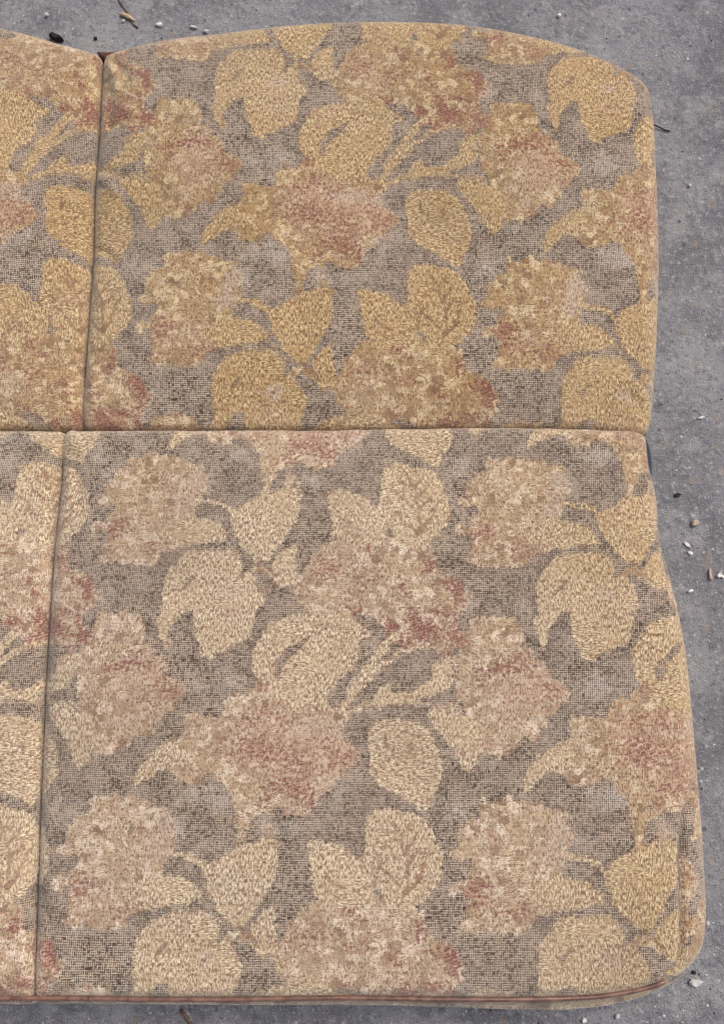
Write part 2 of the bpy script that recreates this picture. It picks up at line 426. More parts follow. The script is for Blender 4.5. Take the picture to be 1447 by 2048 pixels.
# ------------------------------------------------------------------ materials
def fabric():
    k = NT('floral_chenille')
    co = k.attr('weft').outputs['Vector']
    x, y, _ = k.sep(co)
    a1 = k.attr('motif')
    fig, leaf, vein = k.sep(a1.outputs['Color'])
    a2 = k.attr('tint')
    red, pink, pale = k.sep(a2.outputs['Color'])
    wear_highlight = k.attr('wear_highlight').outputs['Fac']
    hor = a1.outputs['Alpha']
    # thread-scale streaks along warp / weft
    warp = k.noise(k.scl(co, (680, 210, 1)), 1, 2, .6)
    weft = k.noise(k.scl(co, (210, 680, 1), (3, 7, 0)), 1, 2, .6)
    mid = k.noise(co, 60, 3, .6)
    clump = k.noise(k.scl(co, (1, 1, 1), (6, 3, 0)), 125, 3, .6)
    fine = k.noise(k.scl(co, (520, 520, 1), (9, 2, 0)), 1, 1, .5)
    big = k.noise(co, 9, 3, .55)
    d_ws = k.step(k.noise(co, 17, 3), .53, .59, .0, .9)
    st_sel = k.math('MAXIMUM', d_ws, hor)
    streak = k.add(k.mul(warp, k.sub(1.0, st_sel)), k.mul(weft, st_sel))
    stc = k.sub(streak, .5)
    # ---- ground weave: light grid over dark holes
    p = 0.00225
    wob = k.mul(k.sub(mid, .5), .0016)
    sx = k.math('SINE', k.mul(k.add(x, wob), 2 * math.pi / p))
    sy = k.math('SINE', k.mul(k.add(y, wob), 2 * math.pi / (p * 1.05)))
    r1 = k.noise(k.scl(co, (460, 200, 1), (1, 5, 0)), 1, 1)
    r2 = k.noise(k.scl(co, (200, 460, 1), (4, 8, 0)), 1, 1)
    lx = k.mad(k.sub(r1, .5), 4.6, k.mul(sx, 1.1))
    ly = k.mad(k.sub(r2, .5), 4.6, k.mul(sy, 1.1))
    palen = k.step(k.add(k.mul(pale, .8), k.add(k.mul(k.sub(mid, .5), 1.5), k.mul(k.sub(clump, .5), 1.4))), .30, .80)
    lx = k.mad(palen, .7, lx)
    grid = k.math('MAXIMUM', lx, ly)
    patch = k.mad(k.sub(k.noise(co, 42, 3, .6), .5), 2.2, -.12)
    grid = k.add(grid, patch)
    gl = k.step(grid, .02, .98)
    g_dark = k.mix(fine, srgb(52, 42, 36), srgb(84, 70, 60))
    g_light = k.mix(k.mul(palen, .8), srgb(190, 172, 152), srgb(194, 183, 171))
    g_light = k.mix(k.step(big, .4, .65), g_light, srgb(178, 161, 145))
    ground = k.mix(gl, g_dark, g_light)
    # ---- pile: leaves
    gold_lo = k.mix(wear_highlight, srgb(118, 90, 58), srgb(128, 102, 82))
    gold_md = k.mix(wear_highlight, srgb(182, 154, 110), srgb(199, 182, 150))
    gold_hi = k.mix(wear_highlight, srgb(226, 204, 158), srgb(238, 223, 197))
    s1 = k.step(streak, .41, .51)
    s2 = k.step(k.add(streak, k.mul(k.sub(fine, .5), .25)), .515, .60)
    pile = k.mix(s2, k.mix(s1, gold_lo, gold_md), gold_hi)
    # hue drift inside a leaf
    ochre = k.mix(wear_highlight, srgb(170, 140, 94), srgb(186, 166, 132))
    pile = k.mix(k.mul(k.step(k.noise(co, 26, 4, .6), .46, .66), .4), pile, ochre)
    specks = k.step(k.add(k.noise(k.scl(co, (330, 210, 1), (2, 2, 2)), 1, 2), k.mul(k.sub(mid, .5), .25)), .59, .68)
    pile = k.mix(k.mul(specks, .8), pile, k.mix(wear_highlight, srgb(112, 86, 60), srgb(134, 104, 86)))
    # ---- pile: florets, small ragged clumps of dashes
    wv = k.n.new('ShaderNodeVectorMath')
    wv.operation = 'MULTIPLY_ADD'
    k.t.links.new(k.noise(co, 150, 3, .65, col=True), wv.inputs[0])
    wv.inputs[1].default_value = (.016, .016, 0)
    k.t.links.new(co, wv.inputs[2])
    cell = k.voro(wv.outputs[0], 120)
    cr, cg, cb = k.sep(k.voro(wv.outputs[0], 120, out='Color'))
    shade = k.mix(wear_highlight, srgb(158, 126, 84), srgb(176, 148, 122))
    flo = k.mix(k.mul(k.step(k.add(cell, k.mul(stc, 3.2)), .45, .90), .5), pile, shade)
    flo = k.mix(k.mul(k.step(k.add(cr, k.mul(stc, 3.0)), .52, .82), .7), flo, k.mix(wear_highlight, srgb(228, 210, 168), srgb(236, 222, 200)))
    flo = k.mix(k.mul(k.step(k.add(clump, k.mul(stc, 2.4)), .58, .72), .6), flo, k.mix(wear_highlight, srgb(142, 106, 72), srgb(156, 122, 102)))
    flo = k.mix(k.mul(k.step(k.add(cb, k.mul(stc, 2.2)), .86, 1.02), .85), flo, srgb(112, 84, 66))
    leaf_s = k.step(leaf, .4, .6)
    pile = k.mix(leaf_s, flo, pile)
    pile = k.mix(k.mul(k.step(k.add(vein, k.mul(stc, 1.2)), .22, .5), .75), pile, k.mix(wear_highlight, srgb(112, 84, 60), srgb(132, 98, 80)))
    # pink and silver tints
    pn = k.add(pink, k.add(k.mul(stc, 2.0), k.mul(k.sub(clump, .5), 1.8)))
    pile = k.mix(k.mul(k.step(pn, .35, 1.0), .52), pile, k.mix(k.step(warp, .42, .58), srgb(152, 112, 92), srgb(212, 190, 168)))
    pl_ = k.add(pale, k.add(k.mul(stc, 1.2), k.add(k.mul(k.sub(mid, .5), 1.2), k.mul(k.sub(clump, .5), 1.2))))
    pile = k.mix(k.mul(k.step(pl_, .42, .85), .8), pile, k.mix(k.step(streak, .40, .58), srgb(146, 126, 110), srgb(208, 190, 170)))
    # wine red, hatched
    rn = k.add(k.mul(red, 1.14), k.add(k.mul(k.sub(k.noise(k.scl(co, (1, 1, 1), (2, 9, 0)), 230, 3, .65), .5), 4.4), k.mul(stc, 3.0)))
    rn = k.add(rn, k.mul(k.sub(1.0, leaf_s), .03))
    rmask = k.step(rn, .46, .64)
    hatch = k.math('SINE', k.mad(k.add(y, k.mul(x, .25)), 2 * math.pi / .0034, k.mul(mid, 16)))
    redc = k.mix(k.step(k.mad(k.sub(warp, .5), 5, k.mul(hatch, .4)), -.1, .9), k.mix(fine, srgb(98, 44, 48), srgb(122, 64, 66)), k.mix(wear_highlight, srgb(172, 130, 106), srgb(184, 146, 130)))
    pile = k.mix(k.mul(rmask, .9), pile, redc)
    # the ground weave shows between the pile rows
    ribs = k.step(k.add(k.math('MAXIMUM', k.mul(sx, 1.0), k.mul(sy, .6)), k.mul(k.sub(r1, .5), 3.0)), .35, -.65)
    pile = k.mix(k.mul(ribs, .42), pile, k.mix(wear_highlight, srgb(108, 84, 60), srgb(126, 100, 82)))
    # ---- figure over ground with ragged thread edges
    g = k.sub(fig, k.step(vein, .5, .9, 0, 1.2))
    g = k.add(g, k.add(k.mul(stc, 2.8), k.add(k.mul(k.sub(fine, .5), .6), k.mul(k.sub(clump, .5), k.mad(leaf_s, -.3, 1.2)))))
    g = k.add(g, k.mul(k.sub(k.noise(co, 30, 3, .6), .5), .35))
    gm = k.step(k.add(g, k.mul(k.sub(r2, .5), .7)), .27, .58)
    col = k.mix(gm, ground, pile)
    # fading of the nap, slow and patchy
    col = k.mix(k.mul(k.step(big, .35, .75), .10), col, srgb(210, 188, 160))
    soil = k.step(k.add(k.noise(k.scl(co, (1, 1, 1), (7, 3, 0)), 6, 5, .65), k.mul(stc, .15)), .50, .72)
    col = k.mix(k.mul(soil, .22), col, srgb(120, 100, 78))
    k.put(k.b.inputs['Base Color'], col)
    k.b.inputs['Roughness'].default_value = .95
    k.b.inputs['Specular IOR Level'].default_value = .15
    k.b.inputs['Sheen Weight'].default_value = .5
    k.b.inputs['Sheen Roughness'].default_value = .45
    k.put(k.b.inputs['Sheen Tint'], (1.0, .96, .86))
    h = k.add(k.mul(gm, k.mad(streak, 1.6, .5)), k.mul(k.sub(1.0, gm), k.mul(gl, .7)))
    k.bump(h, .8, .0012)
    return k.m


def concrete():
    k = NT('worn_concrete')
    tc = k.n.new('ShaderNodeTexCoord').outputs['Object']
    b1 = k.noise(tc, 4.2, 6, .62)
    b2 = k.noise(tc, 16, 5, .65)
    b3 = k.noise(tc, 120, 4, .65)
    b4 = k.noise(tc, 520, 2, .6)
    col = k.mix(k.step(b1, .38, .62), srgb(108, 109, 114), srgb(138, 139, 143))
    col = k.mix(k.mul(k.step(b2, .46, .64), .8), col, srgb(148, 148, 150))
    col = k.mix(k.mul(k.step(k.noise(k.scl(tc, (1, 1, 1), (4, 4, 0)), 20, 5, .72), .50, .66), .7), col, srgb(102, 102, 109))
    col = k.mix(k.mul(k.step(k.noise(k.scl(tc, (1, 1, 1), (8, 1, 0)), 30, 5, .7), .56, .70), .45), col, srgb(150, 139, 128))
    col = k.mix(k.mul(k.step(k.noise(k.scl(tc, (1, 1, 1), (3, 9, 0)), 11, 6, .72), .60, .68), .6), col, srgb(170, 169, 169))
    col = k.mix(k.mul(k.step(b3, .46, .34), .6), col, srgb(88, 88, 95))
    col = k.mix(k.mul(k.step(b3, .54, .68), .6), col, srgb(172, 171, 172))
    col = k.mix(k.mul(k.step(b4, .56, .70), .6), col, srgb(182, 181, 182))
    col = k.mix(k.mul(k.step(b4, .44, .30), .65), col, srgb(78, 78, 85))
    # pale and dark aggregate, irregular sizes
    wv = k.n.new('ShaderNodeVectorMath')
    wv.operation = 'MULTIPLY_ADD'
    k.t.links.new(k.noise(tc, 260, 2, col=True), wv.inputs[0])
    wv.inputs[1].default_value = (.006, .006, .0)
    k.t.links.new(tc, wv.inputs[2])
    for sc, thr, c, am, key in ((170, .965, srgb(196, 194, 192), .8, 0), (110, .955, srgb(76, 75, 83), .75, 1), (60, .95, srgb(150, 136, 122), .5, 2), (300, .93, srgb(190, 188, 188), .65, 0), (220, .94, srgb(80, 79, 86), .6, 1)):
        dist = k.voro(wv.outputs[0], sc)
        cc = k.sep(k.voro(wv.outputs[0], sc, out='Color'))
        sel = k.mul(k.step(cc[key], thr, thr + .03), k.step(dist, .36, .22))
        col = k.mix(k.mul(sel, am), col, c)
    k.put(k.b.inputs['Base Color'], col)
    k.b.inputs['Roughness'].default_value = .85
    k.b.inputs['Specular IOR Level'].default_value = .3
    h = k.add(k.mul(b2, .8), k.add(k.mul(b3, .6), k.mul(b4, .35)))
    k.bump(h, 1.0, .006)
    return k.m


def plain(name, lo, hi, scale=60, rough=.7, spec=.3, bump=.0, stretch=(1, 1, 1)):
    k = NT(name)
    tc = k.scl(k.n.new('ShaderNodeTexCoord').outputs['Object'], stretch)
    n = k.noise(tc, scale, 4, .6)
    k.put(k.b.inputs['Base Color'], k.mix(k.step(n, .35, .65), lo, hi))
    k.b.inputs['Roughness'].default_value = rough
    k.b.inputs['Specular IOR Level'].default_value = spec
    if bump:
        k.bump(n, .5, bump)
    return k.m


M_FAB = fabric()
M_CON = concrete()
M_VINYL = plain('brown_vinyl', srgb(96, 70, 60), srgb(130, 98, 84), 90, .32, .5, .0004)
M_BACKING = plain('brown_backing', srgb(84, 58, 44), srgb(104, 74, 56), 300, .9, .2, .0006)
M_BLACK = plain('black_dust_cover', srgb(24, 24, 28), srgb(40, 40, 46), 300, .9, .2, .0004)
M_BLUEBLACK = plain('blue_black', srgb(24, 30, 42), srgb(44, 54, 76), 40, .6, .3)
M_CHIP = plain('pale_chip', srgb(208, 204, 200), srgb(232, 230, 226), 300, .7, .3, .0006)
M_TAN = plain('tan_stone', srgb(168, 148, 134), srgb(196, 180, 166), 300, .7, .3, .0006)
M_GREY = plain('grey_stone', srgb(176, 174, 174), srgb(206, 204, 202), 300, .7, .3, .0006)
M_TWIG = plain('dry_twig', srgb(78, 58, 48), srgb(128, 104, 86), 260, .8, .2, .0006, (1, 1, 1))
M_STRAW = plain('dry_straw', srgb(168, 150, 118), srgb(204, 188, 154), 220, .8, .2, .0006)
M_DARK = plain('dark_debris', srgb(34, 33, 38), srgb(58, 55, 58), 220, .8, .2, .0006)


# ------------------------------------------------------------------ object helpers
def link(name, me, mat, parent=None):
    o = bpy.data.objects.new(name, me)
    S.collection.objects.link(o)
    if mat:
        me.materials.append(mat)
    if parent:
        o.parent = parent
    return o


def tag(o, label=None, cat=None, group=None, kind=None):
    for key, v in (('label', label), ('category', cat), ('group', group), ('kind', kind)):
        if v:
            o[key] = v
    return o


def empty(name, label, cat, loc=(0, 0, 0)):
    o = bpy.data.objects.new(name, None)
    S.collection.objects.link(o)
    o.location = loc
    o.empty_display_size = .05
    return tag(o, label, cat)


# ------------------------------------------------------------------ cushion panels
def resample(pts, step, closed=True):
    """pts: (x, y, extra...) -> evenly spaced Catmull-Rom points"""
    p = np.array(pts, float)
    n = len(p)
    out = []
    rngi = range(n if closed else n - 1)
    for i in rngi:
        if closed:
            p0, p1, p2, p3 = p[(i - 1) % n], p[i], p[(i + 1) % n], p[(i + 2) % n]
        else:
            p0, p1, p2, p3 = p[max(i - 1, 0)], p[i], p[i + 1], p[min(i + 2, n - 1)]
        L = np.linalg.norm((p2 - p1)[:2])
        k = max(1, int(round(L / step)))
        # centripetal-ish tangents, limited to the local segment length
        m1 = (p2 - p0) / (np.linalg.norm((p2 - p0)[:2]) + 1e-9) * L
        m2 = (p3 - p1) / (np.linalg.norm((p3 - p1)[:2]) + 1e-9) * L
        for j in range(k):
            t = j / k
            h00, h10 = 2 * t ** 3 - 3 * t ** 2 + 1, t ** 3 - 2 * t ** 2 + t
            h01, h11 = -2 * t ** 3 + 3 * t ** 2, t ** 3 - t ** 2
            q = h00 * p1 + h10 * m1 + h01 * p2 + h11 * m2
            q[2:] = p1[2:] * (1 - t) + p2[2:] * t
            out.append(q)
    if not closed:
        out.append(p[-1])
    return np.array(out)


def seg_dist(P, A):
    """nearest point on the closed polyline A (n,2) for every P: distance, point, segment, parameter"""
    B = np.roll(A, -1, 0)
    D = B - A
    L2 = (D ** 2).sum(1) + 1e-14
    best = np.full(len(P), 1e9)
    bi = np.zeros(len(P), int)
    bt = np.zeros(len(P))
    for c in range(0, len(A), 8):
        a, d, l2 = A[c:c + 8], D[c:c + 8], L2[c:c + 8]
        t = ((P[:, None] - a[None]) * d[None]).sum(2) / l2
        np.clip(t, 0, 1, out=t)
        q = P[:, None] - a[None] - t[..., None] * d[None]
        dd = (q ** 2).sum(2)
        j = dd.argmin(1)
        r = np.arange(len(P))
        m = dd[r, j] < best
        best[m] = dd[r, j][m]
        bi[m] = c + j[m]
        bt[m] = t[r, j][m]
    pt = A[bi] + bt[:, None] * D[bi]
    return np.sqrt(best), pt, bi, bt


def inside_poly(P, A):
    ins = np.zeros(len(P), bool)
    for i in range(len(A)):
        x0, y0 = A[i]
        x1, y1 = A[(i + 1) % len(A)]
        if y0 == y1:
            continue
        ins ^= ((y0 > P[:, 1]) != (y1 > P[:, 1])) & (P[:, 0] < (x1 - x0) * (P[:, 1] - y0) / (y1 - y0) + x0)
    return ins


def vnoise(P, s, seed):
    """cheap smooth value noise on numpy points"""
    g = np.random.default_rng(seed).random((64, 64))
    q = P * s
    i = np.floor(q).astype(int)
    f = q - i
    f = f * f * (3 - 2 * f)
    i0, j0 = i[:, 0] % 64, i[:, 1] % 64
    i1, j1 = (i0 + 1) % 64, (j0 + 1) % 64
    return ((g[i0, j0] * (1 - f[:, 0]) + g[i1, j0] * f[:, 0]) * (1 - f[:, 1]) + (g[i0, j1] * (1 - f[:, 0]) + g[i1, j1] * f[:, 0]) * f[:, 1]) - .5


def panel(name, outline, H, cu, cv, parent, cell=.002, shift=(0, 0), wear_highlight=None, groove=None, z0=.018, puff=.012, seed=1, wshift=(0, 0), folds=()):
    """outline points: x, y, roll radius, side bulge"""
    O = resample(outline, .008)
    A = O[:, :2]
    lo, hi = A.min(0) - cell * 2, A.max(0) + cell * 2
    nx, ny = np.ceil((hi - lo) / cell).astype(int) + 1
    gx, gy = np.meshgrid(lo[0] + np.arange(nx) * cell, lo[1] + np.arange(ny) * cell)
    P = np.stack([gx.ravel(), gy.ravel()], 1)
    ins = inside_poly(P, A)
    I = ins.reshape(ny, nx)
    any4 = I[:-1, :-1] | I[1:, :-1] | I[:-1, 1:] | I[1:, 1:]
    idx = np.arange(nx * ny).reshape(ny, nx)
    Q = np.stack([idx[:-1, :-1], idx[:-1, 1:], idx[1:, 1:], idx[1:, :-1]], -1)[any4]
    used = np.unique(Q)
    remap = np.full(nx * ny, -1)
    remap[used] = np.arange(len(used))
    Q = remap[Q]
    P = P[used]
    ins = ins[used]
    d, near, bi, bt = seg_dist(P, A)
    P = np.where(ins[:, None], P, near)
    d = np.where(ins, d, 0.0)
    O2 = np.roll(O, -1, 0)
    rr = O[bi, 2] * (1 - bt) + O2[bi, 2] * bt
    # outward normal of the outline
    area = np.sum(A[:, 0] * np.roll(A[:, 1], -1) - np.roll(A[:, 0], -1) * A[:, 1])
    T = np.roll(A, -1, 0) - A
    T = T / (np.linalg.norm(T, axis=1)[:, None] + 1e-9)
    N = np.stack([T[:, 1], -T[:, 0]], 1) * (1 if area > 0 else -1)
    Nv = (N + np.roll(N, 1, 0))
    Nv /= np.linalg.norm(Nv, axis=1)[:, None]
    nn = Nv[bi] * (1 - bt)[:, None] + np.roll(Nv, -1, 0)[bi] * bt[:, None]
    nn /= np.linalg.norm(nn, axis=1)[:, None] + 1e-9
    q = np.clip(rr - d, 0, rr)
    roll = rr - np.sqrt(np.maximum(rr ** 2 - q ** 2, 0))
    z = H - roll + puff * (1 - np.exp(-d / .07)) - puff
    z += vnoise(P, 6, seed) * .010 * np.clip(d / .05, 0, 1) + vnoise(P, 26, seed + 1) * .0022 * np.clip(d / .03, 0, 1)
    # small gathers where the cover is pulled to a tight seam
    tight = np.clip((.02 - rr) / .01, 0, 1)
    s_along = (bi + bt) * .008
    z += tight * np.exp(-d / .012) * vnoise(np.stack([s_along, s_along * 0 + seed], 1), 45, seed + 2) * .004
    for fp, amp, wd in folds:
        fa = np.array([at(a, b, H) for a, b in fp])
        fd, _, fi, ft = seg_dist(P, np.concatenate([fa, fa[::-1][1:-1]]) if len(fa) > 2 else fa)
        z += amp * np.exp(-(fd / wd) ** 2)
    ang = np.arcsin(np.clip(q / rr, 0, 1))
    ext = np.where(d < rr, rr * ang - q, 0.0)          # cloth length used up by the roll
    U0 = P + nn * ext[:, None]
    uu, vv = poly2(cu, U0[:, 0], U0[:, 1]) + shift[0], poly2(cv, U0[:, 0], U0[:, 1]) + shift[1]
    if groove is not None:
        G = resample(groove, .004, closed=False)[:, :2]
        Gd, gp, gi, gt = seg_dist(P, np.concatenate([G, G[::-1][1:-1]]))
        z -= .0034 * np.exp(-(Gd / .0034) ** 2)
        # outside the seam the boxing strip is cut from elsewhere in the cloth
        gi2 = np.clip(gi, 0, len(G) - 2)
        box = inside_poly(P, np.concatenate([G, np.array([[G[-1, 0] + .08, G[-1, 1] - .03], [G[0, 0] + .10, G[0, 1] + .0]])]))
        uu = np.where(box, uu * 1.0 + .42, uu)
        vv = np.where(box, vv + .23, vv)
    wx = vnoise(np.stack([uu * RU, vv * RV], 1), 330, 31) * .0048 + vnoise(np.stack([uu * RU, vv * RV], 1), 110, 32) * .0026
    wy = vnoise(np.stack([uu * RU, vv * RV], 1), 330, 33) * .0064 + vnoise(np.stack([uu * RU, vv * RV], 1), 110, 34) * .0026
    mo = sample_motif(uu + wx / RU, vv + wy / RV)
    if groove is not None:
        mo[:, 3] = np.where(box, mo[:, 3] * .35, mo[:, 3])
    V = np.concatenate([P, z[:, None]], 1)
    # walls below the roll
    e = np.concatenate([Q[:, [0, 1]], Q[:, [1, 2]], Q[:, [2, 3]], Q[:, [3, 0]]])
    key = np.sort(e, 1)
    key = key[:, 0].astype(np.int64) * len(V) + key[:, 1]
    _, first, cnt = np.unique(key, return_index=True, return_counts=True)
    be = e[first[cnt == 1]]
    bv = np.unique(be)
    bmap = np.full(len(V), -1)
    bmap[bv] = np.arange(len(bv))
    bul = O[bi, 3] * (1 - bt) + O2[bi, 3] * bt
    lv = (.04, .10, .18, .28, .45, .70, 1.0)
    bprof = (.62, .90, 1.0, 1.0, .85, .5, 0.0)
    Vs, Ms, Us = [V], [mo], [np.stack([uu, vv], 1)]
    base = len(V)
    prev = bv
    quads = [Q]
    ws = [np.clip(wear_highlight(P) + .35 * np.exp(-d / .016) * (np.abs(rr - .017) > .0012), 0, 1)]  # plus a pale rim on outer edges: worn nap and highlight, painted in
    for L in range(1, len(lv) + 1):
        t = lv[L - 1]
        zz = z[bv] * (1 - t) + z0 * t
        off = bul[bv] * bprof[L - 1]
        XY = P[bv] + nn[bv] * np.asarray(off)[:, None]
        drop = z[bv] - zz
        U = U0[bv] + nn[bv] * drop[:, None]
        u2, v2 = poly2(cu, U[:, 0], U[:, 1]) + shift[0] + wshift[0], poly2(cv, U[:, 0], U[:, 1]) + shift[1] + wshift[1]
        Vs.append(np.concatenate([XY, zz[:, None]], 1))
        Ms.append(sample_motif(u2, v2))
        Us.append(np.stack([u2, v2], 1))
        ws.append(ws[0][bv])
        cur = base + np.arange(len(bv))
        pa = prev[bmap[be[:, 0]]] if L > 1 else be[:, 0]
        pb = prev[bmap[be[:, 1]]] if L > 1 else be[:, 1]
        quads.append(np.stack([pb, pa, cur[bmap[be[:, 0]]], cur[bmap[be[:, 1]]]], 1))
        prev = cur
        base += len(bv)
    V = np.concatenate(Vs)
    F = np.concatenate(quads)
    mo = np.concatenate(Ms)
    uv = np.concatenate(Us)
    wr = np.concatenate(ws)
    me = bpy.data.meshes.new(name)
    me.vertices.add(len(V))
    me.vertices.foreach_set('co', V.astype(np.float32).ravel())
    me.loops.add(len(F) * 4)
    me.loops.foreach_set('vertex_index', F.astype(np.int32).ravel())
    me.polygons.add(len(F))
    me.polygons.foreach_set('loop_start', (np.arange(len(F)) * 4).astype(np.int32))
    me.polygons.foreach_set('use_smooth', np.ones(len(F), bool))
    me.update(calc_edges=True)
    ca = me.color_attributes.new('motif', 'FLOAT_COLOR', 'POINT')
    ca.data.foreach_set('color', np.stack([mo[:, 0], mo[:, 1], mo[:, 2], mo[:, 6]], 1).astype(np.float32).ravel())
    cb = me.color_attributes.new('tint', 'FLOAT_COLOR', 'POINT')
    cb.data.foreach_set('color', np.stack([mo[:, 3], mo[:, 4], mo[:, 5], np.ones(len(mo))], 1).astype(np.float32).ravel())
    at_ = me.attributes.new('weft', 'FLOAT_VECTOR', 'POINT')
    at_.data.foreach_set('vector', np.stack([uv[:, 0] * RU, uv[:, 1] * RV, np.zeros(len(uv))], 1).astype(np.float32).ravel())
    wa = me.attributes.new('wear_highlight', 'FLOAT', 'POINT')
    wa.data.foreach_set('value', wr.astype(np.float32))
    return link(name, me, M_FAB, parent)


def ol(pts, H):
    """photograph outline -> world outline: entries px, py, roll radius, bulge; seen on the shoulder of the roll"""
    out = []
    for px, py, r, b in pts:
        f = min(1.0, max(0.0, (py - 110) / 220))
        x, y = at(px, py, H - r * (.68 + .32 * f) - .010)
        x += .0025 * f * min(1.0, max(0.0, (px - 1220) / 70))
        out.append((x, y, r, b))
    return out


HB, HS = .118, .132
sm = lambda v, a, b: (lambda t: t * t * (3 - 2 * t))(np.clip((v - a) / (b - a), 0, 1))
wear_back = lambda P: np.clip(.06 + .10 * sm(-P[:, 0], -.2, .5) + vnoise(P, 7, 21) * .5 + vnoise(P, 19, 22) * .25, 0, 1)
wear_seat = lambda P: np.clip(1.0 - .55 * sm(P[:, 0], .12, .36) - .2 * sm(P[:, 1], .12, .26) + vnoise(P, 7, 23) * .4 + vnoise(P, 19, 24) * .25, 0, 1)

back = empty('back_cushion', 'floral back cushion with a scalloped top edge, lying above the piped seat cushion', 'cushion', (*at(400, 500, 0), 0))
seat = empty('seat_cushion', 'floral seat cushion with brown vinyl piping along its lower edge, lying below the scalloped one', 'cushion', (*at(400, 1400, 0), 0))

# right half of the back
eT, eR, eS, eC = .026, .030, .010, .017
backR = [(207, 122, eC, 0), (212, 112, .012, .001), (250, 99, .018, .002), (330, 82, eT, .003), (430, 70, eT, .003), (530, 57, eT, .003), (620, 49, eT, .003), (720, 45, eT, .003), (850, 46, eT, .003), (950, 54, eT, .003), (1080, 78, eT, .003), (1150, 98, eT, .003), (1220, 126, eT, .003), (1272, 158, eT, .003), (1295, 186, eR, .003), (1302, 222, eR, .003), (1305, 350, eR, .003), (1310, 520, eR, .003), (1307, 650, eR, .003), (1301, 760, eR, .003), (1296, 830, .022, .002), (1290, 866, .012, .001), (1277, 872, eS, 0), (1200, 866, eS, 0), (1050, 861, eS, 0), (880, 862, eS, 0), (700, 863, eS, 0), (480, 864, eS, 0), (300, 864, eS, 0), (190, 864, eS, 0), (170, 862, eC, 0), (172, 760, eC, 0), (182, 620, eC, 0), (190, 500, eC, 0), (192, 400, eC, 0), (200, 280, eC, 0), (204, 180, eC, 0)]
# left half: mirrored crown, running out of the picture
backL = [(204, 122, eC, 0), (203, 180, eC, 0), (199, 280, eC, 0), (191, 400, eC, 0), (189, 500, eC, 0), (181, 620, eC, 0), (171, 760, eC, 0), (169, 862, eC, 0), (150, 864, eS, 0), (0, 862, eS, 0), (-300, 864, eS, 0), (-700, 866, eS, 0), (-810, 864, .02, .002), (-822, 700, eR, .003), (-828, 500, eR, .003), (-826, 300, eR, .003), (-810, 200, eR, .003), (-750, 150, eT, .003), (-600, 85, eT, .003), (-400, 42, eT, .003), (-250, 32, eT, .003), (-100, 38, eT, .003), (0, 56, eT, .003), (60, 70, eT, .003), (120, 88, eT, .003), (170, 101, .018, .002), (198, 110, .012, .001)]
panel('panel', ol(backR, HB), HB, BACK_U, BACK_V, back, wear_highlight=wear_back, seed=3, folds=(
    ([(1262, 762), (1284, 780), (1300, 806)], .0018, .007), ([(1268, 790), (1286, 806), (1297, 826)], -.0018, .007),
    ([(212, 118), (225, 140), (232, 170)], .003, .005), ([(222, 112), (240, 128), (252, 150)], -.003, .005), ([(208, 150), (216, 190), (214, 240)], -.004, .006),
    ([(203, 262), (222, 244), (246, 232)], -.0035, .006), ([(200, 330), (222, 338), (250, 350)], -.003, .006), ([(196, 352), (214, 362), (230, 380)], .003, .005),
    ([(192, 490), (210, 500), (228, 520)], -.0035, .006), ([(186, 560), (204, 600), (206, 650)], .002, .006), ([(180, 700), (196, 720), (204, 760)], -.002, .006)))
panel('panel', ol(backL, HB), HB, BACK_U, BACK_V, back, cell=.0024, shift=(.068, .0), wear_highlight=wear_back, seed=5, folds=(
    ([(196, 116), (180, 140), (172, 170)], -.003, .006), ([(188, 380), (168, 372), (140, 372)], -.003, .006), ([(186, 420), (160, 400), (130, 396)], .002, .006)))

eF = .016
seatR = [(134, 868, eC, 0), (170, 862, eS, 0), (300, 861, eS, 0), (480, 861, eS, 0), (700, 860, eS, 0), (880, 857, eS, 0), (1050, 856, eS, 0), (1200, 860, eS, 0), (1270, 864, .012, 0), (1284, 874, .014, 0), (1290, 930, .02, .001), (1298, 965, .026, .001), (1306, 1010, eR, .002), (1309, 1060, eR, .002), (1316, 1100, eR, .002), (1330, 1150, eR, .002), (1346, 1215, eR, .002), (1362, 1300, eR, .002), (1373, 1400, eR, .002), (1380, 1480, eR, .002), (1390, 1600, eR, .002), (1397, 1700, eR, .002), (1402, 1800, eR, .002), (1401, 1850, eR, .003), (1391, 1895, eR, .004), (1368, 1930, .026, .006), (1332, 1957, .02, .012), (1258, 1979, eF, .017), (1190, 1989, eF, .019), (1120, 1993, eF, .020), (1000, 1994, eF, .018), (880, 1993, eF, .016), (730, 1991, eF, .015), (500, 1993, eF, .014), (250, 1993, eF, .013), (110, 1992, eF, .013), (74, 1992, .012, .012), (70, 1975, .006, 0), (73, 1930, .010, 0), (77, 1850, eC, 0), (85, 1600, eC, 0), (96, 1350, eC, 0), (112, 1100, eC, 0), (127, 960, eC, 0)]
seatL = [(132, 868, eC, 0), (126, 960, eC, 0), (111, 1100, eC, 0), (95, 1350, eC, 0), (84, 1600, eC, 0), (76, 1850, eC, 0), (72, 1930, .010, 0), (69, 1975, .006, 0), (66, 1992, .012, .012), (0, 1992, eF, .013), (-300, 1994, eF, .014), (-900, 1996, eF, .018), (-1160, 1985, eF, .018), (-1250, 1930, eR, .004), (-1265, 1850, eR, .003), (-1240, 1600, eR, .003), (-1200, 1350, eR, .003), (-1100, 1060, eR, .003), (-1040, 930, .02, .001), (-1030, 874, .014, 0), (-1015, 864, .012, 0), (-700, 862, eS, 0), (-300, 860, eS, 0), (0, 861, eS, 0), (100, 863, eS, 0)]
boxing = [at(a, b, HS - .004) for a, b in ((1392, 1575), (1368, 1628), (1360, 1700), (1361, 1800), (1361, 1890), (1352, 1935), (1330, 1952))]
